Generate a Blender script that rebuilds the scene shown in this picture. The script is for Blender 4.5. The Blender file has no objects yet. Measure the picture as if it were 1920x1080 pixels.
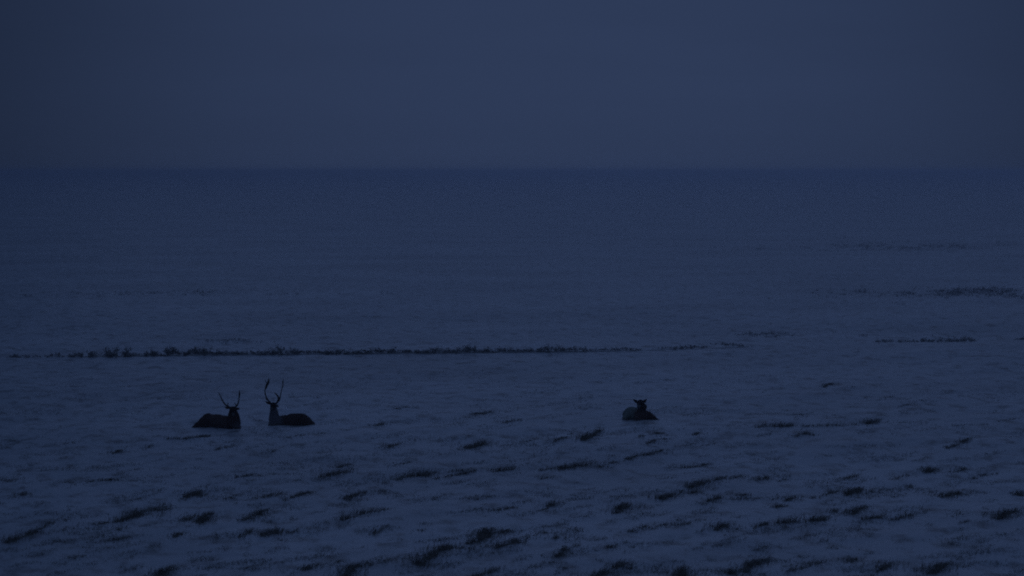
import bpy, bmesh, math, random
import numpy as np
from mathutils import Vector, Matrix

C = bpy.context.scene
COL = C.collection
R = math.radians
random.seed(7)
rng = np.random.default_rng(7)

# ------------------------------------------------------------------ camera
CAM_H = 9.6
PITCH = math.atan(220 / 6000)
cam_d = bpy.data.cameras.new('camera')
cam_d.sensor_width = 36
cam_d.lens = 6000 / 1920 * 36
cam_d.clip_start = 0.5
cam_d.clip_end = 120000
cam_d.dof.use_dof = True
cam_d.dof.focus_distance = 126
cam_d.dof.aperture_fstop = 1.1
cam = bpy.data.objects.new('camera', cam_d)
COL.objects.link(cam)
cam.location = (0, 0, CAM_H)
cam.rotation_euler = (math.pi / 2 - PITCH, 0, 0)
C.camera = cam
C.cycles.pixel_filter_type = 'BLACKMAN_HARRIS'
C.cycles.filter_width = 2.0
C.cycles.use_denoising = False   # keep a little grain, as a camera has in this light
C.cycles.volume_bounces = 2
C.cycles.max_bounces = 6

# ------------------------------------------------------------------ sky
SUN_EL, SUN_ROT = R(0.5), R(4)
SKY_TINT = (0.248, 0.440, 1.02, 1)
ZENITH = 1.0          # cloud deck overhead (times 0.1)
SKYTEX = 0.02          # clear-sky part of the dome
GLOW = (0.0198, 0.0304, 0.0650)   # last afterglow low in the sky
world = bpy.data.worlds.new('World')
C.world = world
world.use_nodes = True
nt = world.node_tree
N, L = nt.nodes, nt.links
N.clear()
out = N.new('ShaderNodeOutputWorld')
bg = N.new('ShaderNodeBackground')
bg2 = N.new('ShaderNodeBackground')
add = N.new('ShaderNodeAddShader')
sky = N.new('ShaderNodeTexSky')
sky.sky_type = 'NISHITA'
sky.sun_disc = False
sky.sun_elevation = SUN_EL
sky.sun_rotation = SUN_ROT
sky.ozone_density = 4.0
bw = N.new('ShaderNodeRGBToBW')
tint = N.new('ShaderNodeVectorMath'); tint.operation = 'SCALE'
tint.inputs[0].default_value = SKY_TINT[:3]
L.new(sky.outputs[0], bw.inputs[0])
# the cloud deck: brighter overhead than low down, as every overcast is
tc0 = N.new('ShaderNodeTexCoord'); sx = N.new('ShaderNodeSeparateXYZ')
L.new(tc0.outputs['Generated'], sx.inputs[0])
cm = N.new('ShaderNodeMapRange'); cm.inputs['From Min'].default_value = 0; cm.inputs['From Max'].default_value = 1
cm.inputs['To Min'].default_value = ZENITH * 0.22; cm.inputs['To Max'].default_value = ZENITH
L.new(sx.outputs['Z'], cm.inputs['Value'])
sk = N.new('ShaderNodeMath'); sk.operation = 'MULTIPLY_ADD'; sk.inputs[1].default_value = SKYTEX
L.new(bw.outputs[0], sk.inputs[0]); L.new(cm.outputs[0], sk.inputs[2])
L.new(sk.outputs[0], tint.inputs['Scale'])
L.new(tint.outputs[0], bg.inputs['Color'])
bg.inputs['Strength'].default_value = 0.1
# afterglow: a broad soft brightening of the overcast around one direction, broken by faint cloud
tc = N.new('ShaderNodeTexCoord')
dot = N.new('ShaderNodeVectorMath'); dot.operation = 'DOT_PRODUCT'
gdir = Vector((math.sin(R(1.0)), math.cos(R(1.0)), math.tan(R(0.6)))).normalized()
dot.inputs[1].default_value = gdir
L.new(tc.outputs['Generated'], dot.inputs[0])
m1 = N.new('ShaderNodeMath'); m1.operation = 'SUBTRACT'; m1.inputs[1].default_value = 1.0
L.new(dot.outputs['Value'], m1.inputs[0])
SIG = R(10.5)
m2 = N.new('ShaderNodeMath'); m2.operation = 'MULTIPLY'; m2.inputs[1].default_value = 2 / SIG**2
L.new(m1.outputs[0], m2.inputs[0])
ma = N.new('ShaderNodeMath'); ma.operation = 'ABSOLUTE'; L.new(m2.outputs[0], ma.inputs[0])
mpw = N.new('ShaderNodeMath'); mpw.operation = 'POWER'; mpw.inputs[1].default_value = 1.5; L.new(ma.outputs[0], mpw.inputs[0])
mng = N.new('ShaderNodeMath'); mng.operation = 'MULTIPLY'; mng.inputs[1].default_value = -1; L.new(mpw.outputs[0], mng.inputs[0])
m3 = N.new('ShaderNodeMath'); m3.operation = 'EXPONENT'
L.new(mng.outputs[0], m3.inputs[0])
mp = N.new('ShaderNodeMapping'); mp.inputs['Scale'].default_value = (9, 9, 60)
L.new(tc.outputs['Generated'], mp.inputs[0])
cn = N.new('ShaderNodeTexNoise'); cn.inputs['Scale'].default_value = 1.0; cn.inputs['Detail'].default_value = 6
L.new(mp.outputs[0], cn.inputs['Vector'])
mr = N.new('ShaderNodeMapRange'); mr.inputs['To Min'].default_value = 0.90; mr.inputs['To Max'].default_value = 1.10
L.new(cn.outputs['Fac'], mr.inputs['Value'])
m4 = N.new('ShaderNodeMath'); m4.operation = 'MULTIPLY'
L.new(m3.outputs[0], m4.inputs[0]); L.new(mr.outputs[0], m4.inputs[1])
bg2.inputs['Color'].default_value = (*GLOW, 1)
L.new(m4.outputs[0], bg2.inputs['Strength'])
L.new(bg.outputs[0], add.inputs[0]); L.new(bg2.outputs[0], add.inputs[1])
L.new(add.outputs[0], out.inputs['Surface'])

# ------------------------------------------------------------------ sun: the last diffuse light through the overcast
sd = bpy.data.lights.new('sun', 'SUN')
sd.energy = 0.02
sd.angle = R(25)
sd.color = (0.35, 0.5, 1.0)
sun = bpy.data.objects.new('sun', sd)
COL.objects.link(sun)
_se = R(8)
_sv = Vector((math.sin(SUN_ROT) * math.cos(_se), math.cos(SUN_ROT) * math.cos(_se), math.sin(_se)))
sun.rotation_euler = _sv.to_track_quat('Z', 'Y').to_euler()

C.view_settings.view_transform = 'Standard'
C.view_settings.look = 'None'
C.view_settings.exposure = 0
C.view_settings.gamma = 1


# ------------------------------------------------------------------ helpers
def tag(o, label=None, cat=None, group=None, kind=None):
    if label: o['label'] = label
    if cat: o['category'] = cat
    if group: o['group'] = group
    if kind: o['kind'] = kind
    return o


def mesh_obj(name, verts, faces, mat, parent=None, smooth=False):
    me = bpy.data.meshes.new(name)
    me.from_pydata([tuple(v) for v in verts], [], [tuple(f) for f in faces])
    me.update()
    if smooth:
        me.polygons.foreach_set('use_smooth', [True] * len(me.polygons))
    me.materials.append(mat)
    o = bpy.data.objects.new(name, me)
    COL.objects.link(o)
    if parent is not None: o.parent = parent
    return o


def lattice(ix, iy, seed):
    n = (ix.astype(np.int64) * 374761393 + iy.astype(np.int64) * 668265263 + seed * 1442695041) & 0xffffffff
    n = ((n ^ (n >> 13)) * 1274126177) & 0xffffffff
    n = n ^ (n >> 16)
    return (n & 0xffff) / 65535.0


def vnoise(x, y, seed=0):
    x = np.asarray(x, float); y = np.asarray(y, float)
    ix, iy = np.floor(x), np.floor(y)
    fx, fy = x - ix, y - iy
    fx = fx * fx * (3 - 2 * fx); fy = fy * fy * (3 - 2 * fy)
    a = lattice(ix, iy, seed); b = lattice(ix + 1, iy, seed)
    c = lattice(ix, iy + 1, seed); d = lattice(ix + 1, iy + 1, seed)
    return (a * (1 - fx) + b * fx) * (1 - fy) + (c * (1 - fx) + d * fx) * fy


def smooth01(t):
    t = np.clip(t, 0, 1)
    return t * t * (3 - 2 * t)


BEDS = ((-11.1, 120.0), (-8.35, 120.9), (4.93, 123.4))


def terrain(x, y):
    """Height of the snow: a wind-packed plain seen from a low rise."""
    x = np.asarray(x, float); y = np.asarray(y, float)
    r = np.hypot(x, y)
    h = 7.9 * (1 - smooth01(r / 58.0))
    near = np.exp(-np.clip(r - 210, 0, None) / 320.0)
    # wind direction of the drifts: away from the viewer, a little to the right
    u = x * 0.94 - y * 0.34; v = x * 0.34 + y * 0.94
    h = h + near * (0.40 * (vnoise(x / 13, y / 17, 1) - 0.5) + 0.16 * (vnoise(u / 2.6, v / 6.5, 2) - 0.5)
                    + 0.11 * (vnoise(u / 0.9, v / 2.6, 3) - 0.5) + 0.05 * (vnoise(u / 0.45, v / 0.9, 4) - 0.5))
    # the pressed beds of the resting animals, each with a pushed up rim
    for bx, by in BEDS:
        e = np.sqrt(((x - bx) / 1.15) ** 2 + ((y - by) / 0.7) ** 2)
        h = h + 0.055 * np.exp(-((e - 1.0) / 0.28) ** 2) * (0.4 + 1.2 * vnoise(x * 2.1, y * 2.1, 6))
    return h


cam_m = Matrix.Translation(cam.location) @ cam.rotation_euler.to_matrix().to_4x4()


def ground_at(px, py):
    """World point on the snow seen at that spot of the 1920 x 1080 photograph."""
    d = cam_m.to_3x3() @ Vector(((px - 960) / 6000, (540 - py) / 6000, -1))
    z = 0.0
    for _ in range(12):
        t = (z - CAM_H) / d.z
        x, y = d.x * t, d.y * t
        z = 0.5 * z + 0.5 * float(terrain(x, y))
    return Vector((x, y, float(terrain(x, y))))


# ------------------------------------------------------------------ materials
def new_mat(name):
    m = bpy.data.materials.new(name)
    m.use_nodes = True
    n = m.node_tree.nodes
    return m, n, m.node_tree.links, n['Principled BSDF']


def plant_mat(name, c1, c2, scale):
    m, n, l, b = new_mat(name)
    t = n.new('ShaderNodeTexCoord'); no = n.new('ShaderNodeTexNoise')
    no.inputs['Scale'].default_value = scale; no.inputs['Detail'].default_value = 4
    l.new(t.outputs['Object'], no.inputs['Vector'])
    cr = n.new('ShaderNodeValToRGB')
    cr.color_ramp.elements[0].position = 0.35; cr.color_ramp.elements[0].color = (*c1, 1)
    cr.color_ramp.elements[1].position = 0.65; cr.color_ramp.elements[1].color = (*c2, 1)
    l.new(no.outputs['Fac'], cr.inputs['Fac'])
    l.new(cr.outputs['Color'], b.inputs['Base Color'])
    b.inputs['Roughness'].default_value = 0.9
    b.inputs['Specular IOR Level'].default_value = 0.15
    return m


M_GRASS = plant_mat('dry_grass', (0.10, 0.088, 0.072), (0.33, 0.30, 0.25), 6)
M_SHRUB = plant_mat('dwarf_willow', (0.20, 0.19, 0.185), (0.42, 0.41, 0.40), 5)
M_EARTH = plant_mat('bare_earth', (0.22, 0.21, 0.20), (0.6, 0.6, 0.6), 3)

M_HEATH = plant_mat('frosted_heath', (0.22, 0.21, 0.21), (0.45, 0.44, 0.44), 4)

# snow
M_SNOW, n, l, b = new_mat('snow')
t = n.new('ShaderNodeTexCoord')
mpn = n.new('ShaderNodeMapping'); mpn.inputs['Rotation'].default_value = (0, 0, R(20)); mpn.inputs['Scale'].default_value = (1.0, 0.45, 1)
l.new(t.outputs['Object'], mpn.inputs[0])
n1 = n.new('ShaderNodeTexNoise'); n1.inputs['Scale'].default_value = 1.3; n1.inputs['Detail'].default_value = 6; n1.inputs['Roughness'].default_value = 0.65
l.new(mpn.outputs[0], n1.inputs['Vector'])
n2 = n.new('ShaderNodeTexNoise'); n2.inputs['Scale'].default_value = 0.055; n2.inputs['Detail'].default_value = 5; n2.inputs['Roughness'].default_value = 0.6
l.new(t.outputs['Object'], n2.inputs['Vector'])
# thin snow where the ground litter shows through
r1 = n.new('ShaderNodeValToRGB')
r1.color_ramp.elements[0].position = 0.30; r1.color_ramp.elements[0].color = (0.22, 0.22, 0.22, 1)
r1.color_ramp.elements[1].position = 0.50; r1.color_ramp.elements[1].color = (0.80, 0.82, 0.85, 1)
l.new(n1.outputs['Fac'], r1.inputs['Fac'])
r2 = n.new('ShaderNodeValToRGB')
r2.color_ramp.elements[0].position = 0.30; r2.color_ramp.elements[0].color = (0.70, 0.71, 0.72, 1)
r2.color_ramp.elements[1].position = 0.60; r2.color_ramp.elements[1].color = (1, 1, 1, 1)
l.new(n2.outputs['Fac'], r2.inputs['Fac'])
mx = n.new('ShaderNodeMix'); mx.data_type = 'RGBA'; mx.blend_type = 'MULTIPLY'; mx.inputs['Factor'].default_value = 1
l.new(r1.outputs['Color'], mx.inputs['A']); l.new(r2.outputs['Color'], mx.inputs['B'])
l.new(mx.outputs['Result'], b.inputs['Base Color'])
b.inputs['Roughness'].default_value = 0.42
b.inputs['IOR'].default_value = 1.45
b.inputs['Specular IOR Level'].default_value = 0.5
n3 = n.new('ShaderNodeTexNoise'); n3.inputs['Scale'].default_value = 5.0; n3.inputs['Detail'].default_value = 6; n3.inputs['Roughness'].default_value = 0.6
l.new(mpn.outputs[0], n3.inputs['Vector'])
bp = n.new('ShaderNodeBump'); bp.inputs['Strength'].default_value = 0.4; bp.inputs['Distance'].default_value = 0.05
l.new(n3.outputs['Fac'], bp.inputs['Height']); l.new(bp.outputs[0], b.inputs['Normal'])

# ------------------------------------------------------------------ snow plain: one sheet out to the horizon
rad = list(np.linspace(0.5, 66, 60)) + list(np.arange(66.3, 135, 0.28)) + list(np.arange(135, 215, 0.5))
r_ = 215.0
while r_ < 42000:
    rad.append(r_); r_ *= 1.045
rad = np.array(rad)
ang = np.radians(np.concatenate([np.arange(-180, -30, 5.0), np.arange(-30, -11, 1.0), np.arange(-11, 11, 0.11), np.arange(11, 30, 1.0), np.arange(30, 180, 5.0)]))
A, RR = np.meshgrid(ang, rad)
X, Y = np.sin(A) * RR, np.cos(A) * RR
Z = terrain(X, Y)
nr, na = X.shape
V = np.stack([X.ravel(), Y.ravel(), Z.ravel()], 1)
V = np.vstack([V, [[0, 0, float(terrain(0, 0))]]])
ii = np.arange(nr - 1)[:, None] * na; jj = np.arange(na)[None, :]; j2 = (jj + 1) % na
F = np.stack([(ii + jj), (ii + j2), (ii + na + j2), (ii + na + jj)], -1).reshape(-1, 4)[:, ::-1]
me = bpy.data.meshes.new('snow_plain')
nF = len(F)
tris = np.stack([np.full(na, len(V) - 1), np.arange(na), (np.arange(na) + 1) % na], 1)[:, ::-1]
me.vertices.add(len(V)); me.vertices.foreach_set('co', V.ravel())
me.loops.add(nF * 4 + na * 3)
me.loops.foreach_set('vertex_index', np.concatenate([F.ravel(), tris.ravel()]).astype(np.int32))
me.polygons.add(nF + na)
me.polygons.foreach_set('loop_start', np.concatenate([np.arange(nF) * 4, nF * 4 + np.arange(na) * 3]).astype(np.int32))
me.polygons.foreach_set('use_smooth', np.ones(nF + na, bool))
me.update(calc_edges=True); me.validate()
me.materials.append(M_SNOW)
ground = bpy.data.objects.new('ground', me)
COL.objects.link(ground)
tag(ground, kind='structure')


# ------------------------------------------------------------------ plants
def blades(cx, cy, spread, n, hgt, wid, lean, verts, faces, org, reach=9.0):
    """n thin grass blades round the points cx, cy; each a bent two-segment strip."""
    if n < 1: return
    i = rng.integers(len(cx), size=n)
    sp = spread * np.where(rng.random(n) < 0.6, 0.6, 1.9)
    x = cx[i] + np.clip(rng.normal(size=n) * sp, -reach, reach)
    y = cy[i] + np.clip(rng.normal(size=n) * sp * 1.5, -reach, reach)
    z = terrain(x, y) - 0.01
    h = hgt * (0.45 + 0.9 * rng.random(n))
    a = rng.random(n) * math.tau
    ln = lean * rng.random(n) * h
    dx, dy = np.cos(a) * ln + 0.55 * h * lean, np.sin(a) * ln + 0.15 * h
    w = wid * (0.6 + rng.random(n)) / 2
    b_ = rng.random(n) * math.tau
    wx, wy = np.cos(b_) * w, np.sin(b_) * w * 0.6
    x, y, z = x - org.x, y - org.y, z - org.z
    V5 = np.stack([np.stack(t, 1) for t in (
        (x - wx, y - wy, z), (x + wx, y + wy, z),
        (x + dx * .4 - wx * .8, y + dy * .4 - wy * .8, z + h * .62), (x + dx * .4 + wx * .8, y + dy * .4 + wy * .8, z + h * .62),
        (x + dx, y + dy, z + h * 0.92))], 1).reshape(-1, 3)
    q = len(verts)
    verts += V5.tolist()
    for k in range(q, q + 5 * n, 5):
        faces.append((k, k + 1, k + 3, k + 2)); faces.append((k + 2, k + 3, k + 4))


def litter(cx, cy, half, hgt, verts, faces, org):
    """Uneven low cushions of matted dead grass under the blades."""
    for x0, y0 in zip(cx, cy):
        if rng.random() < 0.25: continue
        x0 += rng.normal() * half * 0.4; y0 += rng.normal() * half * 0.6
        s = half * (0.5 + rng.random())
        sy = s * (1.0 + 0.8 * rng.random())
        z0 = float(terrain(x0, y0))
        m = 9
        q = len(verts)
        verts.append((x0 - org.x, y0 - org.y, z0 + hgt * (0.6 + 0.8 * rng.random()) - org.z))
        for ring, (rr, hh) in enumerate(((0.55, 0.75), (1.0, -0.35))):
            for k in range(m):
                a = k / m * math.tau
                f = rr * (0.65 + 0.7 * rng.random())
                x, y = x0 + math.cos(a) * s * f, y0 + math.sin(a) * sy * f
                verts.append((x - org.x, y - org.y, float(terrain(x, y)) + hgt * hh * (0.5 + rng.random()) - org.z))
        for k in range(m):
            k2 = (k + 1) % m
            faces.append((q, q + 1 + k, q + 1 + k2))
            faces.append((q + 1 + k, q + 1 + m + k, q + 1 + m + k2, q + 1 + k2))


def grass_clump(segs, label, group, name='grass_clump', cat='grass clump'):
    verts, faces = [], []
    org = ground_at((segs[0][0] + segs[0][2]) / 2, (segs[0][1] + segs[0][3]) / 2)
    for x0, y0, x1, y1, s in segs:
        a, b2 = ground_at(x0, y0 + 1.5), ground_at(x1, y1 + 1.5)
        ln = (b2 - a).length
        sp = {1: 0.06, 2: 0.085, 3: 0.125}[s]
        hg = {1: 0.05, 2: 0.09, 3: 0.15}[s]
        k = max(3, int(ln / 0.13))
        f = np.linspace(0, 1, k)
        wob = (vnoise(f * ln * 1.6, np.full(k, x0), 9) - 0.5) * 0.5 * min(1, ln)
        cx = a.x + (b2.x - a.x) * f + wob * 0.6
        cy = a.y + (b2.y - a.y) * f + wob
        # the strip of turf the blades stand in, half under the snow
        q0 = len(verts)
        dx_, dy_ = (b2.x - a.x), (b2.y - a.y)
        nl = math.hypot(dx_, dy_) + 1e-6
        for k_ in range(k):
            wv = (0.020 + 0.05 * (s - 1)) * (0.5 + rng.random())
            ox, oy = -dy_ / nl * wv, dx_ / nl * wv
            if abs(ox) < 0.012: ox = 0.012
            hz = (-0.006, 0.002, 0.012)[s - 1] + 0.03 * (rng.random() - 0.5) * (s > 1)
            for sg_, zz in ((-1, -0.03), (0, hz), (1, -0.03)):
                xx, yy = cx[k_] + ox * sg_, cy[k_] + oy * sg_
                verts.append((xx - org.x, yy - org.y, float(terrain(xx, yy)) + zz - org.z))
        for k_ in range(k - 1):
            for e_ in (0, 1):
                faces.append((q0 + k_ * 3 + e_, q0 + k_ * 3 + e_ + 1, q0 + k_ * 3 + e_ + 4, q0 + k_ * 3 + e_ + 3))
        keep = vnoise(f * ln / 0.35, np.full(k, x1), 11) > (0.45 if s == 1 else 0.36)
        if keep.sum() < 2: keep[:] = True
        cx, cy = cx[keep], cy[keep]
        blades(cx, cy, sp, int(len(cx) * {1: 13, 2: 23, 3: 35}[s]), hg, 0.012, 0.8, verts, faces, org, max(0.09, 0.33 * ln))
        if s > 2: litter(cx[::2], cy[::2], sp * 0.7, hg * 0.25, verts, faces, org)
    # unseen connecting strip between the tufts of one clump, barely under the snow
    ss = sorted(segs, key=lambda q_: min(q_[0], q_[2]))
    for sa, sb in zip(ss, ss[1:]):
        a, b2 = ground_at((sa[0] + sa[2]) / 2, (sa[1] + sa[3]) / 2 + 1.5), ground_at((sb[0] + sb[2]) / 2, (sb[1] + sb[3]) / 2 + 1.5)
        q0 = len(verts)
        for k_ in range(8):
            p = a.lerp(b2, k_ / 7)
            for dx_ in (-0.02, 0.02):
                verts.append((p.x + dx_ - org.x, p.y - org.y, float(terrain(p.x + dx_, p.y)) - 0.012 - org.z))
        for k_ in range(7):
            q = q0 + k_ * 2
            faces.append((q, q + 1, q + 3, q + 2))
    o = mesh_obj(name, verts, faces, M_GRASS)
    o.location = org
    return tag(o, label, cat, group)


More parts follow.
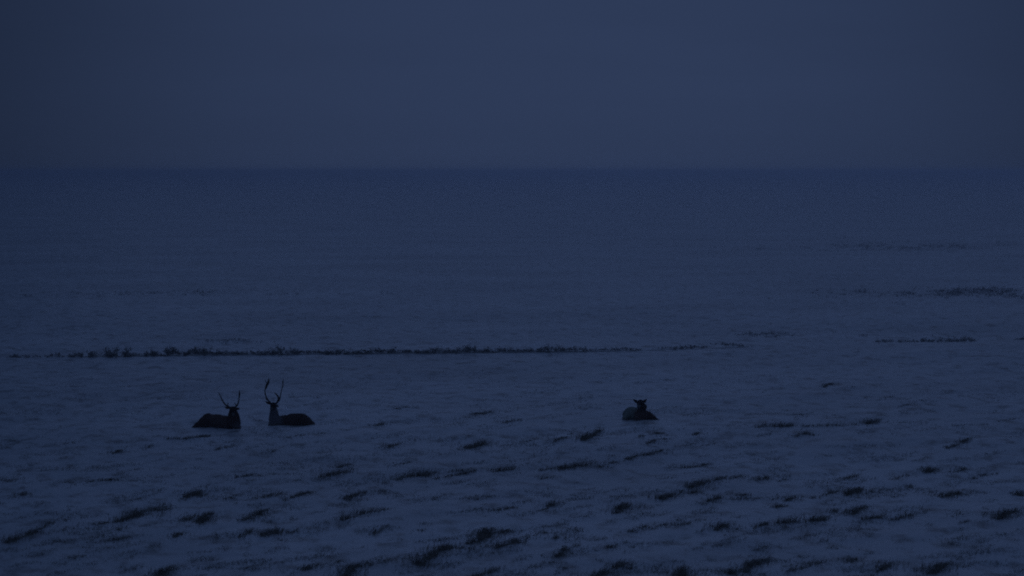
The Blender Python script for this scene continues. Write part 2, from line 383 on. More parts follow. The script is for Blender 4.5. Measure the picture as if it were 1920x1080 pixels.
G1 = 'grass clumps poking through the near snow'
G2 = 'grass clumps in the middle of the plain'
CLUMPS = [
 # ---- lower left
 ([(20,1016,60,998,3),(60,998,92,980,2)], 'long slanting dark grass streak nearest the left edge of the snow', G1),
 ([(165,984,230,977,2),(228,975,262,963,3),(262,963,288,953,2)], 'long rising dark grass streak in the left foreground, left of a dark round tuft', G1),
 ([(291,956,320,956,3)], 'dark round grass tuft at the upper right end of the long left streak', G1),
 ([(222,994,240,988,2)], 'small dark tuft just under the long rising streak at left', G1),
 ([(212,1013,220,1010,2)], 'tiny round tuft alone on smooth snow in the left foreground', G1),
 ([(100,1017,107,1014,1)], 'faint tiny tuft right of the far-left slanting streak', G1),
 ([(360,930,378,923,3),(340,937,350,933,1)], 'upright dark bushy pair straight below the left reindeer', G1),
 ([(325,978,355,972,2),(355,970,402,962,2),(362,980,378,972,3)], 'broad ragged clump below the upright bushy tuft at left', G1),
 ([(320,1008,348,998,2)], 'short slanting tuft under the broad ragged left clump', G1),
 ([(447,976,475,970,2),(470,970,500,955,2)], 'wedge shaped clump pointing up right, below the gap between the antlered reindeer', G1),
 ([(441,1008,474,994,2)], 'thin slanting stroke of grass under the wedge shaped clump', G1),
 ([(496,1003,527,994,3)], 'dark compact clump right of the thin slanting stroke, lower left', G1),
 ([(543,998,563,992,2)], 'small thin tuft ending the row of three lower left clumps', G1),
 ([(140,1046,182,1035,1)], 'faint thin grass line on bare snow in the bottom left corner area', G1),
 ([(298,1080,330,1065,3),(330,1065,400,1063,1),(385,1066,480,1063,1)], 'long arching clump cut by the bottom edge, dark at its left end', G1),
 ([(570,1069,600,1058,2),(600,1058,645,1050,1)], 'thin two stroke clump on the bottom left, right of the long arching clump', G1),
 ([(105,906,160,903,1),(160,903,225,898,2)], 'long flat grass line far left, level with the middle rows', G1),
 ([(247,901,290,903,1)], 'faint flat grass line right of the long flat left line', G1),
 ([(428,897,470,890,2),(468,889,563,888,1),(530,902,560,898,1)], 'thin grass line running right below the middle reindeer', G1),
 ([(612,892,642,885,3),(632,876,648,871,2)], 'dark knotted tuft pair at the right end of the thin line', G1),
 ([(42,928,50,924,2)], 'tiny dark tuft near the left edge above the slanting streak', G1),
 ([(15,904,23,901,1)], 'faint speck of grass closest to the left edge', G1),
 ([(257,934,268,933,1)], 'faint dot of grass left of the upright bushy tuft', G1),
 ([(436,938,448,926,1),(470,935,500,930,2),(516,928,528,925,2),(542,936,572,923,2)], 'broken row below the thin line under the middle reindeer', G1),
 # ---- upper left, below the two deer
 ([(200,851,225,844,2)], 'short slanting stroke lower left of the left reindeer', G2),
 ([(265,843,292,832,1)], 'faint slanting stroke between the short stroke and the left reindeer', G2),
 ([(310,823,350,822,2),(350,822,400,817,2)], 'thin flat streak close beneath the left reindeer', G2),
 ([(404,843,432,836,2)], 'small rising stroke under the right end of the left reindeer', G2),
 ([(500,850,513,843,1)], 'faint round tuft under the middle reindeer', G2),
 ([(0,825,80,823,1),(118,831,145,828,1)], 'faint broad streak left of the left reindeer, at the left edge', G2),
 ([(500,815,540,820,1),(540,818,605,811,1)], 'faint flat streak close beneath the middle reindeer', G2),
 # ---- middle
 ([(880,840,915,829,3),(876,838,884,840,1)], 'small dark solid wedge alone at the centre of the snow', G2),
 ([(945,833,990,826,1),(980,840,1008,830,1)], 'pair of faint strokes right of the solid dark wedge', G2),
 ([(1030,829,1058,820,2),(1070,813,1088,810,1)], 'broken dotted streak halfway between the dark wedge and the antlerless reindeer', G2),
 ([(1092,826,1112,816,3),(1108,814,1132,804,2)], 'dark fluffy clump lower left of the antlerless reindeer', G2),
 ([(1205,816,1250,810,2)], 'flat dark clump straight below the antlerless reindeer', G2),
 ([(1212,833,1226,825,2),(1228,824,1252,821,1)], 'thin bent clump beneath the flat one under the antlerless reindeer', G2),
 ([(1170,863,1196,853,2),(1206,853,1236,845,2),(1240,845,1282,838,1)], 'chain of three rising strokes lower down from the antlerless reindeer', G2),
 ([(724,904,760,896,2),(752,894,800,890,3),(800,886,862,882,2),(820,896,892,882,2)], 'longest dark double streak in the middle of the snow', G1),
 ([(930,883,962,878,3)], 'short dark clump just right of the longest double streak', G1),
 ([(1020,880,1044,876,2),(1048,879,1078,874,3),(1078,873,1106,870,3)], 'dark flat clump with a ragged top in the same row, right of centre', G1),
 ([(1124,874,1152,866,2)], 'thin peaked clump right of the dark flat ragged clump', G1),
 ([(1018,897,1032,894,2)], 'tiny tuft hanging below the dark flat ragged clump', G1),
 ([(735,872,768,865,1)], 'faint tuft above the left end of the longest double streak', G1),
 ([(648,938,678,923,2)], 'short slanting stroke left of centre, below the knotted tuft', G1),
 ([(650,972,692,958,3),(702,958,720,955,2)], 'wide fuzzy clump with a thin tail, left of centre', G1),
 ([(740,932,780,928,1),(814,933,836,928,1),(886,937,920,928,1)], 'three faint tufts in a row under the longest double streak', G1),
 ([(850,960,920,955,1),(922,957,966,951,2)], 'flat faint streak in the centre that darkens towards its right end', G1),
 ([(1015,956,1042,944,3),(1042,943,1056,941,1)], 'short dark diagonal dash near the centre of the foreground', G1),
 ([(1152,962,1180,946,3)], 'square dark tuft right of the diagonal dash', G1),
 ([(1092,968,1110,963,1)], 'faint low tuft between the diagonal dash and the square tuft', G1),
 ([(1233,937,1258,930,3),(1256,930,1276,921,2)], 'dark heavy clump above and right of the square tuft', G1),
 ([(695,1002,720,990,2)], 'small slanting tuft alone in smooth snow left of centre', G1),
 ([(820,1012,866,1003,1)], 'faint streak left of the big knotted foreground clump', G1),
 ([(888,1017,915,1003,3),(893,1005,915,995,3),(928,1000,960,994,2)], 'big knotted dark clump in the centre foreground', G1),
 ([(938,1024,965,1016,3),(965,1014,990,1007,2)], 'thick rising stroke just under the big knotted clump', G1),
 ([(782,1062,800,1045,3),(798,1044,830,1028,3),(830,1028,890,1026,2)], 'long hooked dark streak climbing towards the big knotted clump', G1),
 ([(1003,1003,1026,995,1),(1042,1009,1082,995,2)], 'rising thin stroke right of the big knotted clump', G1),
 ([(1108,1013,1142,1006,1)], 'faint flat stroke below the square tuft', G1),
 ([(1036,1046,1078,1022,2)], 'soft diagonal streak in the lower foreground right of centre', G1),
 ([(968,1050,1016,1041,1)], 'faint flat smear left of the soft diagonal streak', G1),
 ([(640,1084,655,1066,3),(655,1064,725,1052,2)], 'dark curved clump cut by the bottom edge left of centre', G1),
 ([(880,1086,935,1064,2),(748,1076,770,1070,1)], 'wide soft clump touching the bottom edge under the hooked streak', G1),
 ([(1036,1076,1062,1064,1)], 'faint soft tuft near the bottom edge right of centre', G1),
 ([(1120,1082,1150,1066,3),(1148,1066,1182,1052,3)], 'heavy slanting clump at the bottom edge right of centre', G1),
 ([(1178,1066,1192,1062,2)], 'tiny tuft right of the heavy slanting bottom clump', G1),
 ([(1180,997,1212,986,2),(1230,989,1252,980,1)], 'rising stroke with a faint tail below the dark heavy clump', G1),
 ([(1143,1027,1166,1018,2)], 'small tuft below the rising stroke with the faint tail', G1),
 ([(1272,1084,1288,1066,3)], 'dark clump on the bottom edge directly left of the largest one', G1),
 # ---- right
 ([(1278,876,1310,873,2),(1310,873,1336,868,2)], 'thin flat streak right of the chain of three rising strokes', G2),
 ([(1290,913,1316,905,3),(1314,903,1332,900,2),(1340,900,1358,895,2)], 'dark knotted streak at the left end of the right hand field of tufts', G1),
 ([(1374,896,1392,892,2),(1420,900,1438,895,2),(1464,901,1478,890,1)], 'three separate dabs right of the dark knotted streak', G1),
 ([(1294,925,1308,921,2)], 'small tuft tucked under the dark knotted streak', G1),
 ([(1316,946,1350,931,2)], 'slanting clump below the small tucked tuft', G1),
 ([(1375,935,1420,934,2),(1378,929,1400,927,2)], 'wide soft clump right of the slanting one', G1),
 ([(1450,934,1478,930,1),(1476,938,1494,932,2),(1448,952,1462,948,2)], 'ring of small faint tufts right of the wide soft clump', G1),
 ([(1400,804,1432,798,2),(1445,799,1488,797,3)], 'dark flat line of grass right of the antlerless reindeer', G2),
 ([(1510,798,1580,797,2),(1580,796,1624,794,2)], 'second flat dark line continuing right of the first one', G2),
 ([(1620,795,1642,789,3)], 'bushy upright tuft standing at the end of the flat lines on the right', G2),
 ([(1644,793,1740,796,1)], 'faint trailing line right of the bushy upright tuft', G2),
 ([(1490,818,1506,812,2),(1506,811,1524,815,2),(1424,816,1450,811,1)], 'small arched tuft under the flat dark lines', G2),
 ([(1296,815,1322,809,2),(1286,834,1300,830,1),(1320,834,1345,829,1)], 'scattered soft tufts right and below the antlerless reindeer', G2),
 ([(1778,839,1800,832,2),(1800,830,1816,822,2)], 'lone slanting zigzag stroke on smooth snow at the right', G2),
 ([(1790,797,1860,793,1),(1870,790,1905,783,1)], 'faint thin line near the right edge, level with the bushy tuft', G2),
 ([(1573,901,1590,897,1),(1588,896,1607,891,2)], 'thin peaked stroke in the right hand field, left of a fuzzy tuft', G1),
 ([(1680,897,1704,889,1)], 'fuzzy faint tuft between two darker ones high in the right field', G1),
 ([(1732,886,1748,880,3)], 'small dark round tuft high in the right hand field', G1),
 ([(1792,884,1812,876,2)], 'slanting small dash right of the dark round tuft', G1),
 ([(1824,897,1848,889,2),(1846,889,1872,886,1)], 'soft wedge near the right edge below the slanting dash', G1),
 ([(1524,933,1562,923,2)], 'soft rising clump at the centre of the right hand field', G1),
 ([(1585,929,1610,918,3)], 'dark slanting dash right of the soft rising clump', G1),
 ([(1638,921,1654,915,1),(1688,918,1706,912,2),(1674,931,1684,929,1)], 'loose trio of small tufts right of the dark slanting dash', G1),
 ([(1762,931,1790,926,3),(1788,925,1832,922,2)], 'dark flat streak near the right edge with a tapered right end', G1),
 ([(1902,922,1920,928,3)], 'dark tuft cut by the right edge', G1),
 ([(1553,961,1572,955,2)], 'small dab left of the V shaped tuft', G1),
 ([(1597,963,1608,957,3),(1606,955,1618,951,2)], 'dark V shaped tuft low in the right hand field', G1),
 ([(1622,972,1652,968,3)], 'dark ragged clump directly below the V shaped tuft', G1),
 ([(1674,973,1704,968,2),(1702,966,1728,959,2)], 'rising thin stroke right of the dark ragged clump', G1),
 ([(1345,992,1362,982,3)], 'dark upright dab at the left end of the lowest right hand row', G1),
 ([(1420,989,1438,980,2)], 'second dab in the lowest right hand row', G1),
 ([(1458,980,1492,977,3),(1466,990,1476,984,2)], 'hook shaped dark clump in the lowest right hand row', G1),
 ([(1520,977,1546,973,3)], 'oval dark clump right of the hook shaped one', G1),
 ([(1418,1031,1432,1024,1),(1432,1024,1462,1026,1)], 'faint tuft alone above the largest bottom clump', G1),
 ([(1366,1076,1402,1062,3),(1398,1064,1422,1056,3),(1412,1054,1444,1047,2),(1384,1086,1394,1070,3)], 'largest darkest clump at the bottom edge in the right half', G1),
 ([(1480,1070,1512,1062,2),(1510,1060,1544,1054,2)], 'wide soft clump right of the largest bottom clump', G1),
 ([(1564,1058,1596,1050,2)], 'thin rising stroke right of the wide soft bottom clump', G1),
 ([(1640,1074,1666,1060,3)], 'soft dark mound on the bottom edge, left of the last slanting one', G1),
 ([(1744,1074,1768,1062,3),(1768,1060,1786,1052,2)], 'rightmost dark slanting clump on the bottom edge', G1),
 ([(1872,972,1898,959,3)], 'dark slanting dash low beside the right edge', G1),
 ([(1796,982,1834,970,1),(1788,967,1802,962,1)], 'faint smudge of grass left of the low dash by the right edge', G1),
 ([(1270,984,1296,980,2),(1268,975,1284,972,1)], 'small tuft between the rising stroke and the upright dab', G1),
 # ---- faint ones on the plain beyond
 ([(885,776,915,772,2)], 'faint flat dash between the middle and the antlerless reindeer', G2),
 ([(740,766,768,761,1)], 'faint speck of grass right of the middle reindeer', G2),
 ([(702,798,718,794,2)], 'small grey dash lower right of the middle reindeer', G2),
 ([(945,791,970,787,2)], 'small grey tuft halfway between the two right hand reindeer', G2),
 ([(728,839,742,833,2),(730,820,744,816,1)], 'two little dabs one above the other left of the dark wedge', G2),
 ([(1484,777,1530,772,1)], 'faint line above the flat dark lines on the right', G2),
 ([(1538,727,1556,719,2)], 'faint slanting dash high on the right of the plain', G2),
 ([(1688,762,1704,757,1),(1650,748,1720,746,1)], 'pair of faint tufts above the bushy upright tuft', G2),
]
for segs, lab, grp in CLUMPS:
    sets = []
    for sg in sorted(segs, key=lambda q: min(q[0], q[2])):
        for st in sets:
            if any(sg[0] - q[2] < 9 and abs((sg[1] + sg[3]) - (q[1] + q[3])) < 34 for q in st):
                st.append(sg); break
        else:
            sets.append([sg])
    if len(lab.split()) > 16: print('LONG', lab)
    if len(sets) == 1:
        grass_clump(sets[0], lab, grp); continue
    words = {2: ('left', 'right'), 3: ('leftmost', 'middle', 'rightmost'), 4: ('leftmost', 'second', 'third', 'rightmost')}[len(sets)]
    for w_, st in zip(words, sets):
        lb = w_ + ' tuft of ' + lab
        if len(lb.split()) > 16: print('LONG', len(lb.split()), lb)
        grass_clump(st, lb, grp)

# countless single blades and thin sedge between the clumps
verts, faces = [], []
org = Vector((0, 0, 0))
# most of the loose blades stand round the clumps and thin out away from them, the rest in broken drift lines
SG = np.array([sg for c in CLUMPS for sg in c[0]], float)[:, :4]
k_ = rng.integers(len(SG), size=7000); f_ = rng.random(7000) * 1.3 - 0.15
PX = SG[k_, 0] + (SG[k_, 2] - SG[k_, 0]) * f_ + rng.normal(size=7000) * 9
PY = SG[k_, 1] + (SG[k_, 3] - SG[k_, 1]) * f_ + rng.normal(size=7000) * 3.5
px = rng.random(120000) * 2060 - 70; py = 690 + 410 * rng.random(120000) ** 0.8
py2 = py + 0.14 * px
d = 0.55 * vnoise(px / 60, py2 / 8, 21) + 0.45 * vnoise(px / 22, py2 / 4, 22)
ok = d > 0.62
PX = np.concatenate([PX, px[ok]]); PY = np.concatenate([PY, py[ok]])
cm3 = np.array(cam_m.to_3x3())
D = np.stack([(PX - 960) / 6000, (540 - PY) / 6000, -np.ones(len(PX))], 1) @ cm3.T
z = np.zeros(len(PX))
for _ in range(12):
    t_ = (z - CAM_H) / D[:, 2]
    z = 0.5 * z + 0.5 * terrain(D[:, 0] * t_, D[:, 1] * t_)
GX, GY = D[:, 0] * t_, D[:, 1] * t_
print('loose grass points', len(GX))
blades(GX, GY, 0.08, len(GX) * 3, 0.05, 0.010, 0.9, verts, faces, org)
tag(mesh_obj('sparse_grass', verts, faces, M_GRASS), 'scattered thin dead grass blades over the snow', 'grass', kind='stuff')


def far_patch(x0, y0, x1, y1, n, label):
    verts, faces = [], []
    org = ground_at((x0 + x1) / 2, (y0 + y1) / 2)
    cx, cy = [], []
    while len(cx) < n:
        fx, fy = 0.5 + rng.normal() * 0.26, 0.5 + rng.normal() * 0.30
        if vnoise(fx * 14, fy * 3, int(x0)) < 0.35: continue
        g = ground_at(x0 + (x1 - x0) * fx, y0 + (y1 - y0) * fy)
        cx.append(g.x); cy.append(g.y)
    blades(np.array(cx), np.array(cy), 0.3, n * 9, 0.12, 0.035, 0.8, verts, faces, org)
    o = mesh_obj('heath_patch', verts, faces, M_HEATH)
    o.location = org
    tag(o, label, 'heath', kind='stuff')


far_patch(1560, 538, 2120, 560, 520, 'broad dim patch of heath at the right edge, high above the tussock row')
far_patch(1380, 454, 1960, 470, 420, 'dim thin heath band farthest up the plain on the right')
far_patch(0, 545, 620, 556, 90, 'very faint heath band far out on the left of the plain')
far_patch(1350, 624, 1560, 632, 30, 'faint heath band just beyond the right end of the willow row')
far_patch(390, 637, 470, 642, 16, 'faint short heath band just behind the left part of the willow row')


# ------------------------------------------------------------------ dwarf willow row on the bank
def shrub(x0, x1, ybase, hpx, label, group, dens=1.0):
    a, b2 = ground_at(x0, ybase), ground_at(x1, ybase)
    org = (a + b2) / 2; org.z = float(terrain(org.x, org.y))
    ppm = 6000 / org.length
    H = hpx / ppm * 1.45
    W = (b2 - a).length
    verts, faces = [], []
    nst = max(6, int(W * 7))
    for k in range(nst):
        f = (k + rng.random()) / nst
        env = 0.35 + 0.65 * math.sin(math.pi * min(max(f, 0.02), 0.98)) ** 0.7
        env *= 0.6 + 0.6 * rng.random()
        bx = (f - 0.5) * W; by = rng.normal() * 0.22
        h = H * env
        # stem with side twigs, each a thin three sided strip, and small buds and leaves
        for s in range(4):
            tx = bx + rng.normal() * 0.22; ty = by + rng.normal() * 0.18
            th = h * (0.35 + 0.60 * rng.random())
            q = len(verts); w = 0.012
            verts += [(bx - w, by, -0.03), (bx + w, by, -0.03), (bx, by + w, -0.03), (tx, ty, th)]
            faces += [(q, q + 1, q + 3), (q + 1, q + 2, q + 3), (q + 2, q, q + 3)]
            for t_ in range(int(14 * dens * FADE(x0))):
                g = 0.15 + 0.85 * rng.random()
                lx = bx + (tx - bx) * g + rng.normal() * 0.05; ly = by + (ty - by) * g + rng.normal() * 0.05; lz = th * g
                s_ = 0.018 + 0.024 * rng.random()
                v1 = rng.normal(size=3) * s_; v2 = rng.normal(size=3) * s_
                q = len(verts)
                verts += [(lx - v1[0], ly - v1[1], max(lz - v1[2], -.02)), (lx + v2[0], ly + v2[1], lz + abs(v2[2])), (lx + v1[0], ly + v1[1], lz + v1[2])]
                faces.append((q, q + 1, q + 2))
    o = mesh_obj('low_shrub', verts, faces, M_SHRUB)
    o.location = org
    o.rotation_euler.z = math.atan2((b2 - a).y, (b2 - a).x)
    return tag(o, label, 'shrub', group)


def FADE(px):
    return 0.8 if px < 120 else 0.45 if px > 1040 else 0.8 if px > 600 else 1.0


GW = 'low willow shrubs along the far bank'
for x0, x1, yb, hp, de, lab in [
    (18, 74, 670, 6, .5, 'faint flat shrub at the far left end of the bank row'),
    (92, 118, 669, 7, .7, 'small faint shrub second from the left in the bank row'),
    (130, 179, 669, 10, 1, 'low oval shrub left of the tallest dark one in the bank row'),
    (194, 246, 669, 15, 1.4, 'dark rounded shrub, the largest hump at the left of the bank row'),
    (246, 259, 668, 6, .7, 'tiny shrub in the gap right of the large left hump'),
    (272, 312, 668, 11, 1.1, 'dark shrub starting the long unbroken stretch of the row'),
    (308, 352, 667, 15, 1.4, 'peaked dark shrub in the row left above the left reindeer'),
    (350, 398, 667, 13, 1.3, 'dense shrub in the row above the back of the left reindeer'),
    (396, 448, 666, 9, 1.1, 'low shrub in the row above the left reindeer antlers'),
    (446, 512, 665, 7, .9, 'flat shrub in the row between the two antlered reindeer'),
    (508, 560, 665, 17, 1.2, 'tall feathery shrub in the row above the middle reindeer'),
    (556, 612, 664, 6, .9, 'flat shrub right of the tall feathery one'),
    (592, 690, 664, 9, 1.1, 'long even shrub left of the middle of the bank row'),
    (688, 782, 663, 7, 1.1, 'long flat shrub near the middle of the bank row'),
    (780, 862, 662, 9, 1.1, 'even dark shrub left of a small peak in the row'),
    (856, 900, 661, 12, 1.3, 'shrub with a small peak right of the middle of the row'),
    (896, 976, 660, 9, 1.0, 'flat shrub between the two small peaks on the right of the row'),
    (972, 1014, 660, 7, 1.0, 'thin shrub directly left of the last peak in the row'),
    (1008, 1052, 660, 14, 1.4, 'last peaked dark shrub before the row thins out'),
    (1048, 1104, 659, 7, 1.0, 'thin tapering shrub right of the last peak'),
    (1104, 1200, 658, 4, .7, 'very thin trailing shrub line near the right end of the row'),
    (1232, 1322, 654, 5, .8, 'thin separate shrub beyond the right end of the row'),
    (1345, 1402, 651, 3, .5, 'faintest thin shrub at the far right tip of the row'),
]:
    shrub(x0, x1, yb, hp, lab, GW, de)
GR = 'small tussock shrubs on the far right'
for x0, x1, yb, hp, de, lab in [
    (1636, 1672, 641, 4, .5, 'faint thin tussock at the left end of the far right row'),
    (1688, 1714, 641, 5, .8, 'small tussock second from the left in the far right row'),
    (1724, 1750, 641, 6, 1.1, 'dark tussock left of the biggest one on the far right'),
    (1748, 1790, 641, 9, 1.3, 'biggest dark tussock in the far right row'),
    (1788, 1832, 640, 8, 1.2, 'dark tussock ending the far right row'),
    (1906, 1934, 637, 5, 1.0, 'small dark tussock cut by the right edge of the picture'),
]:
    shrub(x0, x1, yb, hp, lab, GR, de)

# the low earth bank the willows stand on: a narrow step of bare ground
verts, faces = [], []
bank = [(150, 669.5, .3), (200, 669, .8), (262, 668.5, .3), (290, 668, 1), (400, 667, 1), (540, 665.5, .9), (640, 664.5, 1), (760, 663.5, 1), (880, 662, 1), (1000, 661, .9), (1060, 660.5, .8), (1130, 659.5, .5), (1210, 657.5, .3), (1320, 654.5, .3), (1400, 651, .15)]
for k in range(len(bank) - 1):
    (xa, ya, ha), (xb, yb, hb) = bank[k], bank[k + 1]
    m = max(2, int((xb - xa) / 8))
    for j in range(m + (k == len(bank) - 2)):
        f = j / m
        g = ground_at(xa + (xb - xa) * f, ya + (yb - ya) * f)
        h = (ha + (hb - ha) * f) * 0.06 * (0.55 + 0.9 * vnoise(g.x * 1.7, 3.3, 5))
        z = float(terrain(g.x, g.y))
        verts += [(g.x, g.y - .12, z - .1), (g.x, g.y, z + h), (g.x, g.y + .35, z + h * .9), (g.x, g.y + .7, z - .1)]
nv = len(verts) // 4
for k in range(nv - 1):
    for j in range(3):
        faces.append((k * 4 + j, k * 4 + 4 + j, k * 4 + 5 + j, k * 4 + 1 + j))
tag(mesh_obj('stream_bank', verts, faces, M_EARTH), kind='structure')


# ------------------------------------------------------------------ reindeer
def fur_mat():
    m, n, l, b = new_mat('reindeer_coat')
    at = n.new('ShaderNodeAttribute'); at.attribute_name = 'coat'
    t = n.new('ShaderNodeTexCoord')
    mp_ = n.new('ShaderNodeMapping'); mp_.inputs['Scale'].default_value = (1, 1, 0.35)
    no = n.new('ShaderNodeTexNoise'); no.inputs['Scale'].default_value = 38; no.inputs['Detail'].default_value = 5
    l.new(t.outputs['Object'], mp_.inputs[0]); l.new(mp_.outputs[0], no.inputs['Vector'])
    mr_ = n.new('ShaderNodeMapRange'); mr_.inputs['To Min'].default_value = 0.6; mr_.inputs['To Max'].default_value = 1.4
    l.new(no.outputs['Fac'], mr_.inputs['Value'])
    sc = n.new('ShaderNodeVectorMath'); sc.operation = 'SCALE'
    l.new(at.outputs['Color'], sc.inputs[0]); l.new(mr_.outputs[0], sc.inputs['Scale'])
    l.new(sc.outputs[0], b.inputs['Base Color'])
    b.inputs['Roughness'].default_value = 1.0
    b.inputs['Specular IOR Level'].default_value = 0.1
    bp_ = n.new('ShaderNodeBump'); bp_.inputs['Strength'].default_value = 0.6; bp_.inputs['Distance'].default_value = 0.01
    l.new(no.outputs['Fac'], bp_.inputs['Height']); l.new(bp_.outputs[0], b.inputs['Normal'])
    return m


M_FUR = fur_mat()
M_ANTLER = plant_mat('antler_bone', (0.05, 0.04, 0.03), (0.09, 0.075, 0.06), 9)
M_EYE, _n, _l, _b = new_mat('eye'); _b.inputs['Base Color'].default_value = (0.01, 0.008, 0.006, 1); _b.inputs['Roughness'].default_value = 0.15
M_NOSE, _n, _l, _b = new_mat('nose_skin'); _b.inputs['Base Color'].default_value = (0.02, 0.018, 0.018, 1); _b.inputs['Roughness'].default_value = 0.6


def capsule(bm, p0, r0, p1, r1, flat=None, seg=14):
    """Tapered capsule; flat=(axis, factor) squeezes it across one axis (ears, palmate tines)."""
    p0, p1 = Vector(p0), Vector(p1)
    ax = (p1 - p0)
    ln = max(ax.length, 1e-4)
    q = ax.to_track_quat('Z', 'Y')
    rings = []
    for i in range(5): rings.append((-r0 * math.cos(i / 4 * math.pi / 2), r0 * math.sin(i / 4 * math.pi / 2)))
    for i in range(5): rings.append((ln + r1 * math.sin(i / 4 * math.pi / 2), r1 * math.cos(i / 4 * math.pi / 2)))
    vs = []
    for z, r in rings:
        row = []
        for k in range(seg):
            a = k / seg * math.tau
            v = q @ Vector((math.cos(a) * max(r, 1e-4), math.sin(a) * max(r, 1e-4), z))
            if flat:
                d = Vector(flat[0]).normalized()
                v -= d * v.dot(d) * (1 - flat[1])
            row.append(bm.verts.new(p0 + v))
        vs.append(row)
    for i in range(len(vs) - 1):
        for k in range(seg):
            bm.faces.new((vs[i][k], vs[i][(k + 1) % seg], vs[i + 1][(k + 1) % seg], vs[i + 1][k]))
    bm.faces.new(vs[0][::-1]); bm.faces.new(vs[-1])


def blend_body(name, caps, parent, voxel=0.016, smooth=7, seed=0):
    """One continuous skin over all the capsules of a figure; each vertex takes the coat of the nearest."""
    bm = bmesh.new()
    for c in caps: capsule(bm, c[0], c[1], c[2], c[3], c[5] if len(c) > 5 else None)
    me0 = bpy.data.meshes.new('tmp'); bm.to_mesh(me0); bm.free()
    o0 = bpy.data.objects.new('tmp', me0); COL.objects.link(o0)
    m = o0.modifiers.new('r', 'REMESH'); m.mode = 'VOXEL'; m.voxel_size = voxel
    s = o0.modifiers.new('s', 'SMOOTH'); s.factor = 0.5; s.iterations = smooth
    dg = bpy.context.evaluated_depsgraph_get()
    me1 = bpy.data.meshes.new_from_object(o0.evaluated_get(dg))
    bpy.data.objects.remove(o0)
    nv = len(me1.vertices)
    co = np.empty(nv * 3); me1.vertices.foreach_get('co', co); co = co.reshape(-1, 3)
    no = np.empty(nv * 3); me1.vertices.foreach_get('normal', no); no = no.reshape(-1, 3)
    W = np.zeros(nv); Cc = np.zeros((nv, 3))
    for c in caps:
        a = np.array(c[0], float); b_ = np.array(c[2], float)
        ab = b_ - a
        t = np.clip(((co - a) @ ab) / max(ab @ ab, 1e-9), 0, 1)
        d = np.linalg.norm(co - (a + t[:, None] * ab), axis=1) - (c[1] + (c[3] - c[1]) * t)
        w = np.exp(-np.clip(d + 0.02, 0, None) / 0.022) + 1e-9
        W += w; Cc += w[:, None] * np.array(c[4])
    Cc /= W[:, None]
    # shaggy coat: small uneven tufts
    f = vnoise(co[:, 0] / 0.035 + seed, co[:, 2] / 0.06 + co[:, 1] / 0.04, 31) - 0.5
    co = co + no * (f * 0.016)[:, None]
    me1.vertices.foreach_set('co', co.ravel())
    ca = me1.color_attributes.new('coat', 'FLOAT_COLOR', 'POINT')
    ca.data.foreach_set('color', np.hstack([Cc, np.ones((nv, 1))]).ravel())
    me1.polygons.foreach_set('use_smooth', [True] * len(me1.polygons))
    me1.materials.clear(); me1.materials.append(M_FUR)
    me1.name = name; me1.update()
    o = bpy.data.objects.new(name, me1); COL.objects.link(o); o.parent = parent
    return o


def tube_bm(bm, pts, flat=None):
    """A chain of points (x, y, z, r), rounded by a spline."""
    P = [np.array(p, float) for p in pts]
    P = [2 * P[0] - P[1]] + P + [2 * P[-1] - P[-2]]
    fine = []
    for i in range(1, len(P) - 2):
        for t in np.linspace(0, 1, 5, endpoint=(i == len(P) - 3)):
            a, b_, c, d = P[i - 1:i + 3]
            fine.append(0.5 * (2 * b_ + (c - a) * t + (2 * a - 5 * b_ + 4 * c - d) * t * t + (3 * b_ - a - 3 * c + d) * t ** 3))
    rows = []
    for i, p in enumerate(fine):
        ax = Vector((fine[min(i + 1, len(fine) - 1)] - fine[max(i - 1, 0)])[:3]).normalized()
        q = ax.to_track_quat('Z', 'Y')
        row = []
        for k in range(8):
            a = k / 8 * math.tau
            v = q @ Vector((math.cos(a) * max(p[3], .003), math.sin(a) * max(p[3], .003), 0))
            if flat is not None:
                d = Vector(flat); v -= d * v.dot(d) * 0.6
            row.append(bm.verts.new(Vector(p[:3]) + v))
        rows.append(row)
    for i in range(len(rows) - 1):
        for k in range(8):
            bm.faces.new((rows[i][k], rows[i][(k + 1) % 8], rows[i + 1][(k + 1) % 8], rows[i + 1][k]))
    bm.faces.new(rows[0][::-1]); bm.faces.new(rows[-1])


def antler(chains, parent):
    bm = bmesh.new()
    for ch in chains:
        tube_bm(bm, ch[0] if isinstance(ch[0], list) else ch, (0, 1, 0) if isinstance(ch[0], list) else None)
    me_ = bpy.data.meshes.new('antler'); bm.to_mesh(me_); bm.free()
    me_.polygons.foreach_set('use_smooth', [True] * len(me_.polygons))
    me_.materials.append(M_ANTLER)
    o = bpy.data.objects.new('antler', me_); COL.objects.link(o); o.parent = parent
    return o


def ball(name, p, r, mat, parent, sc=(1, 1, 1)):
    bm = bmesh.new(); bmesh.ops.create_uvsphere(bm, u_segments=12, v_segments=8, radius=r)
    for v in bm.verts: v.co = Vector((v.co.x * sc[0], v.co.y * sc[1], v.co.z * sc[2])) + Vector(p)
    me_ = bpy.data.meshes.new(name); bm.to_mesh(me_); bm.free()
    me_.polygons.foreach_set('use_smooth', [True] * len(me_.polygons)); me_.materials.append(mat)
    o = bpy.data.objects.new(name, me_); COL.objects.link(o); o.parent = parent
    return o


DARK = (0.10, 0.062, 0.048); MID = (0.15, 0.098, 0.078); FACE = (0.028, 0.023, 0.022); MANE = (0.21, 0.19, 0.20)
PALE = (0.28, 0.30, 0.26); MUZZ = (0.30, 0.29, 0.28); LEG = (0.13, 0.105, 0.09)


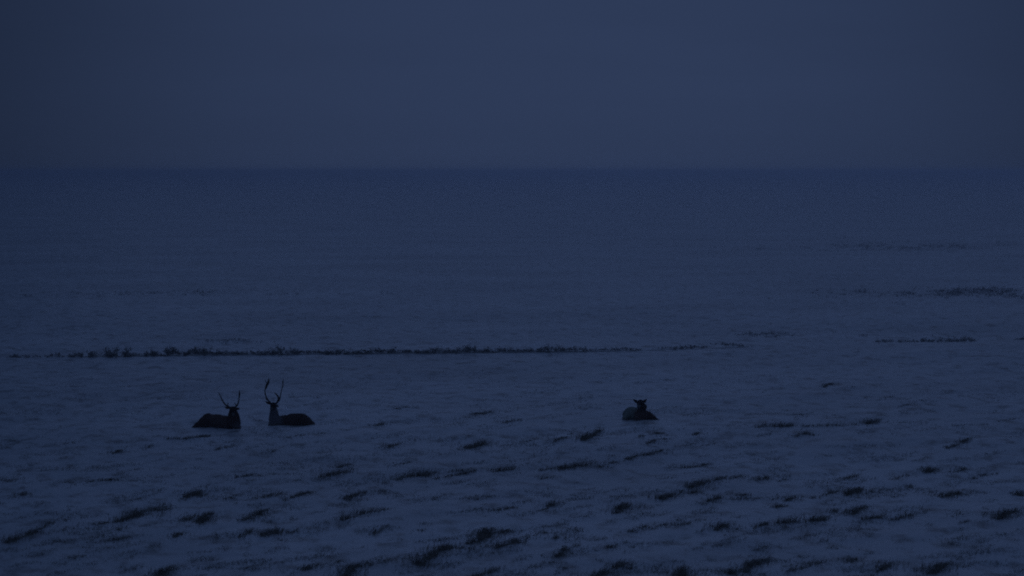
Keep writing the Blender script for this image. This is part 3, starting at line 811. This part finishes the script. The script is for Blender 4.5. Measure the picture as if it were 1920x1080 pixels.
def head_caps(c, d, up, side, ears, mz=FACE, tip=MUZZ, k=1.2, er=1.3):
    """Skull at c, muzzle along d. Returns capsules, plus the eye and nose points."""
    c, d, up, side = Vector(c), Vector(d).normalized(), Vector(up), Vector(side)
    e = c + d * 0.27 * k
    caps = [(c, .092 * k, c + d * .10 * k, .080 * k, FACE), (c + d * .08 - up * .01, .076 * k, e, .050 * k, mz),
            (c + d * .05 - up * .05, .055 * k, e - up * .022 - d * .02, .036 * k, mz), (e - d * .02, .049 * k, e + d * .012, .047 * k, tip)]
    for p0, p1, col in ears:
        p0, p1 = Vector(p0), Vector(p1)
        m_ = (p0 + p1) / 2
        caps.append((p0, .026 * er, m_, .042 * er, col, ((0, 1, 0), .45)))
        caps.append((m_, .042 * er, p1, .012 * er, col, ((0, 1, 0), .45)))
    eyes = [c + d * .09 * k + side * (s * .070 * k) + up * .025 * k for s in (-1, 1)]
    return caps, eyes, e + d * .048 * k


def reindeer(px, py, label, build):
    g = ground_at(px, py)
    e = bpy.data.objects.new('reindeer', None); COL.objects.link(e)
    e.location = g; e.location.z -= 0.02
    tag(e, label, 'reindeer', 'reindeer lying in the snow')
    build(e)
    # a soft trampled rim of snow round the resting animal
    return e


def P(px, py, ax, ay, s, y=0.0):
    return ((px - ax) / s, y, (ay - py) / s)


# --- middle reindeer: body to the right, pale neck, face to the viewer, full antlers
def deer_mid(root):
    q = lambda x, y, d=0.0: P(x, y, 545, 797, 50, d)
    neckb, neckm, skull = q(514, 784, -.02), q(514, 771, -.04), q(513, 758.5, -.05)
    hc, eyes, nose = head_caps(skull, (-.16, -.86, -.46), (-.05, -.45, .88), (1, -.18, 0),
        [(q(508, 757), q(496.5, 751.5), DARK), (q(518, 758), q(523, 763), MANE)])
    caps = [
        (q(527, 790, .02), .235, q(548, 790, .02), .285, DARK),       # shoulders to ribs
        (q(548, 788.5, .02), .29, q(566, 787.5, .05), .265, DARK),    # ribs to loins
        (q(566, 786.5, .05), .25, q(574, 790, .05), .21, DARK),     # hips
        (q(571, 789, -.15), .17, q(585, 795, -.14), .10, DARK),     # near thigh
        (q(585, 795, -.14), .095, q(592, 799, -.12), .05, LEG),     # hock
        (q(588, 799, -.16), .045, q(566, 800, -.28), .035, LEG),    # folded hind cannon
        (q(571, 789, .22), .15, q(585, 795, .22), .10, DARK),
        (q(578, 787, .04), .09, q(584, 789, .04), .05, PALE),       # short tail
        (q(524, 790, -.02), .23, q(515, 790, -.03), .205, MANE),    # chest
        (neckb, .205, neckm, .155, MANE), (neckm, .155, skull, .088, MANE),
        (q(512, 790, -.10), .15, q(508, 797, -.14), .10, MANE),     # brisket
        (q(520, 795, -.2), .085, q(505, 799, -.30), .05, LEG),      # folded foreleg
        (q(505, 799, -.30), .048, q(521, 801, -.34), .034, LEG),
    ]
    blend_body('body', caps + hc, root, seed=1)
    for e_ in eyes: ball('eye', e_, .017, M_EYE, root)
    ball('nose', nose, .030, M_NOSE, root, (1.15, .7, .8))
    # antlers: beams rise beside the head, one with a broad palmate top, a thick forward tine on the other
    a = lambda x, y, d, r: (*q(x, y, d), r * 1.3)
    antler([[a(508.5, 755, -.03, .022), a(502, 748.5, .05, .019), a(498, 740, .10, .016), a(497, 731, .08, .015), a(500, 722, .03, .015), a(505, 711, -.04, .008)],
            [[a(498, 729, .07, .02), a(500, 723, .04, .036), a(503.5, 716, 0, .034), a(505, 708.5, -.05, .01)]],
            [a(498.5, 741, .09, .013), a(495, 737, .16, .005)],
            [a(502, 719, .02, .012), a(498.5, 715, .03, .010), a(497.5, 711, .02, .005)],
            [a(504, 751, .02, .016), a(500, 747, -.12, .013), a(500, 742.5, -.22, .006)]], root)
    antler([a0 for a0 in [[a(517.5, 755.5, -.03, .026), a(523.5, 750, .05, .022), a(525.5, 742, .11, .016), a(527.5, 732, .11, .013), a(530.5, 721, .05, .014), a(531.5, 709, -.03, .007)],
            [a(520, 754, 0, .026), a(523, 746, -.12, .027), a(521, 740, -.2, .024), a(515.5, 734.5, -.26, .010)],
            [a(530.5, 721, .05, .014), a(529, 714, .12, .006)]]], root)


# --- left reindeer: body to the left, head low against the shoulder, antlers in a V
def deer_left(root):
    q = lambda x, y, d=0.0: P(x, y, 405, 801, 50, d)
    skull = q(437, 767, -.16)
    hc, eyes, nose = head_caps(skull, (.10, -.80, -.55), (.05, -.52, .84), (1, .12, 0),
        [(q(431, 765, -.12), q(420.5, 762.5, -.06), MID), (q(443, 765, -.14), q(449.5, 766, -.08), DARK)])
    caps = [
        (q(431, 792, .02), .25, q(410, 792, .02), .29, MID),
        (q(410, 790, .02), .275, q(392, 789.5, .05), .27, MID),
        (q(390, 787, .05), .255, q(383, 791, .05), .21, DARK),
        (q(386, 790, -.15), .19, q(370, 796.5, -.14), .11, DARK),
        (q(370, 797, -.14), .10, q(361, 802, -.12), .05, LEG),
        (q(365, 803, -.16), .045, q(388, 804, -.28), .035, LEG),
        (q(386, 790, .22), .16, q(371, 797, .22), .11, DARK),
        (q(379, 790, .04), .09, q(373, 793, .04), .05, PALE),
        (q(433, 791, -.02), .25, q(441, 792, -.05), .20, DARK),
        (q(439, 789, -.05), .235, q(437.5, 778, -.08), .205, DARK), (q(437.5, 778, -.08), .205, skull, .13, DARK),
        (q(442, 794, -.12), .15, q(447, 800, -.14), .10, MANE),
        (q(440, 798, -.22), .085, q(449, 803, -.32), .05, LEG),
        (q(449, 803, -.32), .048, q(432, 805, -.36), .034, LEG),
    ]
    blend_body('body', caps + hc, root, seed=5)
    for e_ in eyes: ball('eye', e_, .017, M_EYE, root)
    ball('nose', nose, .030, M_NOSE, root, (1.15, .7, .8))
    a = lambda x, y, d, r: (*q(x, y, d), r * 1.3)
    antler([[a(432, 763.5, -.14, .026), a(424, 759.5, -.04, .022), a(418, 753, .04, .019), a(414, 745, .03, .017), a(410.5, 736, -.04, .008)],
            [a(429, 762, -.12, .018), a(427.5, 757.5, -.25, .012), a(429.5, 753.5, -.32, .005)],
            [a(415.5, 748.5, .04, .012), a(413, 746, .14, .005)]], root)
    antler([[a(441.5, 763, -.14, .026), a(445.5, 757, -.04, .022), a(447, 749, .04, .017), a(448, 741, .03, .019), a(448.5, 731.5, -.04, .008)],
            [a(443.5, 760.5, -.10, .018), a(441.5, 756.5, -.22, .011), a(440.5, 753.5, -.3, .005)],
            [[a(447.6, 745, .04, .014), a(448.2, 739, .02, .026), a(448.6, 733, -.03, .008)]]], root)


# --- antlerless reindeer: seen nearly end on, pale flank at left, looking at the viewer
def deer_right(root):
    q = lambda x, y, d=0.0: P(x, y, 1200, 787, 48.7, d)
    skull = q(1200, 753.5, -.30)
    hc, eyes, nose = head_caps(skull, (-.20, -.90, -.36), (-.05, -.38, .92), (1, -.2, 0),
        [(q(1196, 754, -.27), q(1187, 747.5, -.25), FACE), (q(1205, 754, -.27), q(1211.5, 747, -.25), DARK)], k=1.38, er=1.6)
    caps = [
        (q(1203, 777, -.15), .24, q(1198, 778, .15), .27, MID),
        (q(1196, 777, .15), .27, q(1184, 777, .55), .27, PALE),
        (q(1184, 776, .50), .25, q(1179, 779, .75), .21, PALE),
        (q(1179, 780, .35), .17, q(1173, 785, .15), .13, PALE),   # near thigh
        (q(1173, 786, .15), .09, q(1176, 789, -.1), .05, LEG),
        (q(1205, 777, -.10), .22, q(1214, 779, -.05), .19, DARK),
        (q(1214, 779, -.05), .185, q(1225, 783, -.10), .11, DARK),  # elbow and folded foreleg to the right
        (q(1225, 784, -.10), .10, q(1236, 788, -.15), .045, LEG),
        (q(1200, 776, -.28), .19, q(1197, 782, -.34), .16, MID),
        (q(1202, 776, -.22), .20, q(1203, 766, -.25), .155, DARK), (q(1203, 766, -.25), .155, skull, .11, FACE),
        (q(1192, 785, -.35), .08, q(1190, 789, -.6), .045, LEG),
        (q(1203, 758, -.22), .11, q(1207, 762, -.18), .12, DARK),
    ]
    blend_body('body', caps + hc, root, seed=9)
    for e_ in eyes: ball('eye', e_, .017, M_EYE, root)
    ball('nose', nose, .026, M_NOSE, root, (1.15, .7, .8))


reindeer(405, 801, 'leftmost reindeer, dark coat, body stretched to the left, slim antlers spread in a V', deer_left)
reindeer(545, 797, 'reindeer with pale neck and tall branched antlers, dark body stretched to the right', deer_mid)
reindeer(1200, 787, 'rightmost reindeer, resting alone with ears raised, pale flank and no tall antlers', deer_right)

# ------------------------------------------------------------------ haze over the plain
M_HAZE = bpy.data.materials.new('haze_air'); M_HAZE.use_nodes = True
n = M_HAZE.node_tree.nodes; n.clear()
o_ = n.new('ShaderNodeOutputMaterial'); pv = n.new('ShaderNodeVolumePrincipled')
pv.inputs['Color'].default_value = (0.55, 0.62, 0.73, 1)
pv.inputs['Density'].default_value = 0.00055
pv.inputs['Anisotropy'].default_value = 0.9
M_HAZE.node_tree.links.new(pv.outputs[0], o_.inputs['Volume'])
S = 45000
zb, zt = -1.6, CAM_H + 1.2
hv = [(-S, -S, zb), (S, -S, zb), (S, S, zb), (-S, S, zb), (-S, -S, zt), (S, -S, zt), (S, S, zt), (-S, S, zt)]
hf = [(3, 2, 1, 0), (4, 5, 6, 7), (0, 1, 5, 4), (1, 2, 6, 5), (2, 3, 7, 6), (3, 0, 4, 7)]
tag(mesh_obj('haze', hv, hf, M_HAZE), 'thin bluish evening haze over the plain', 'haze', kind='stuff')
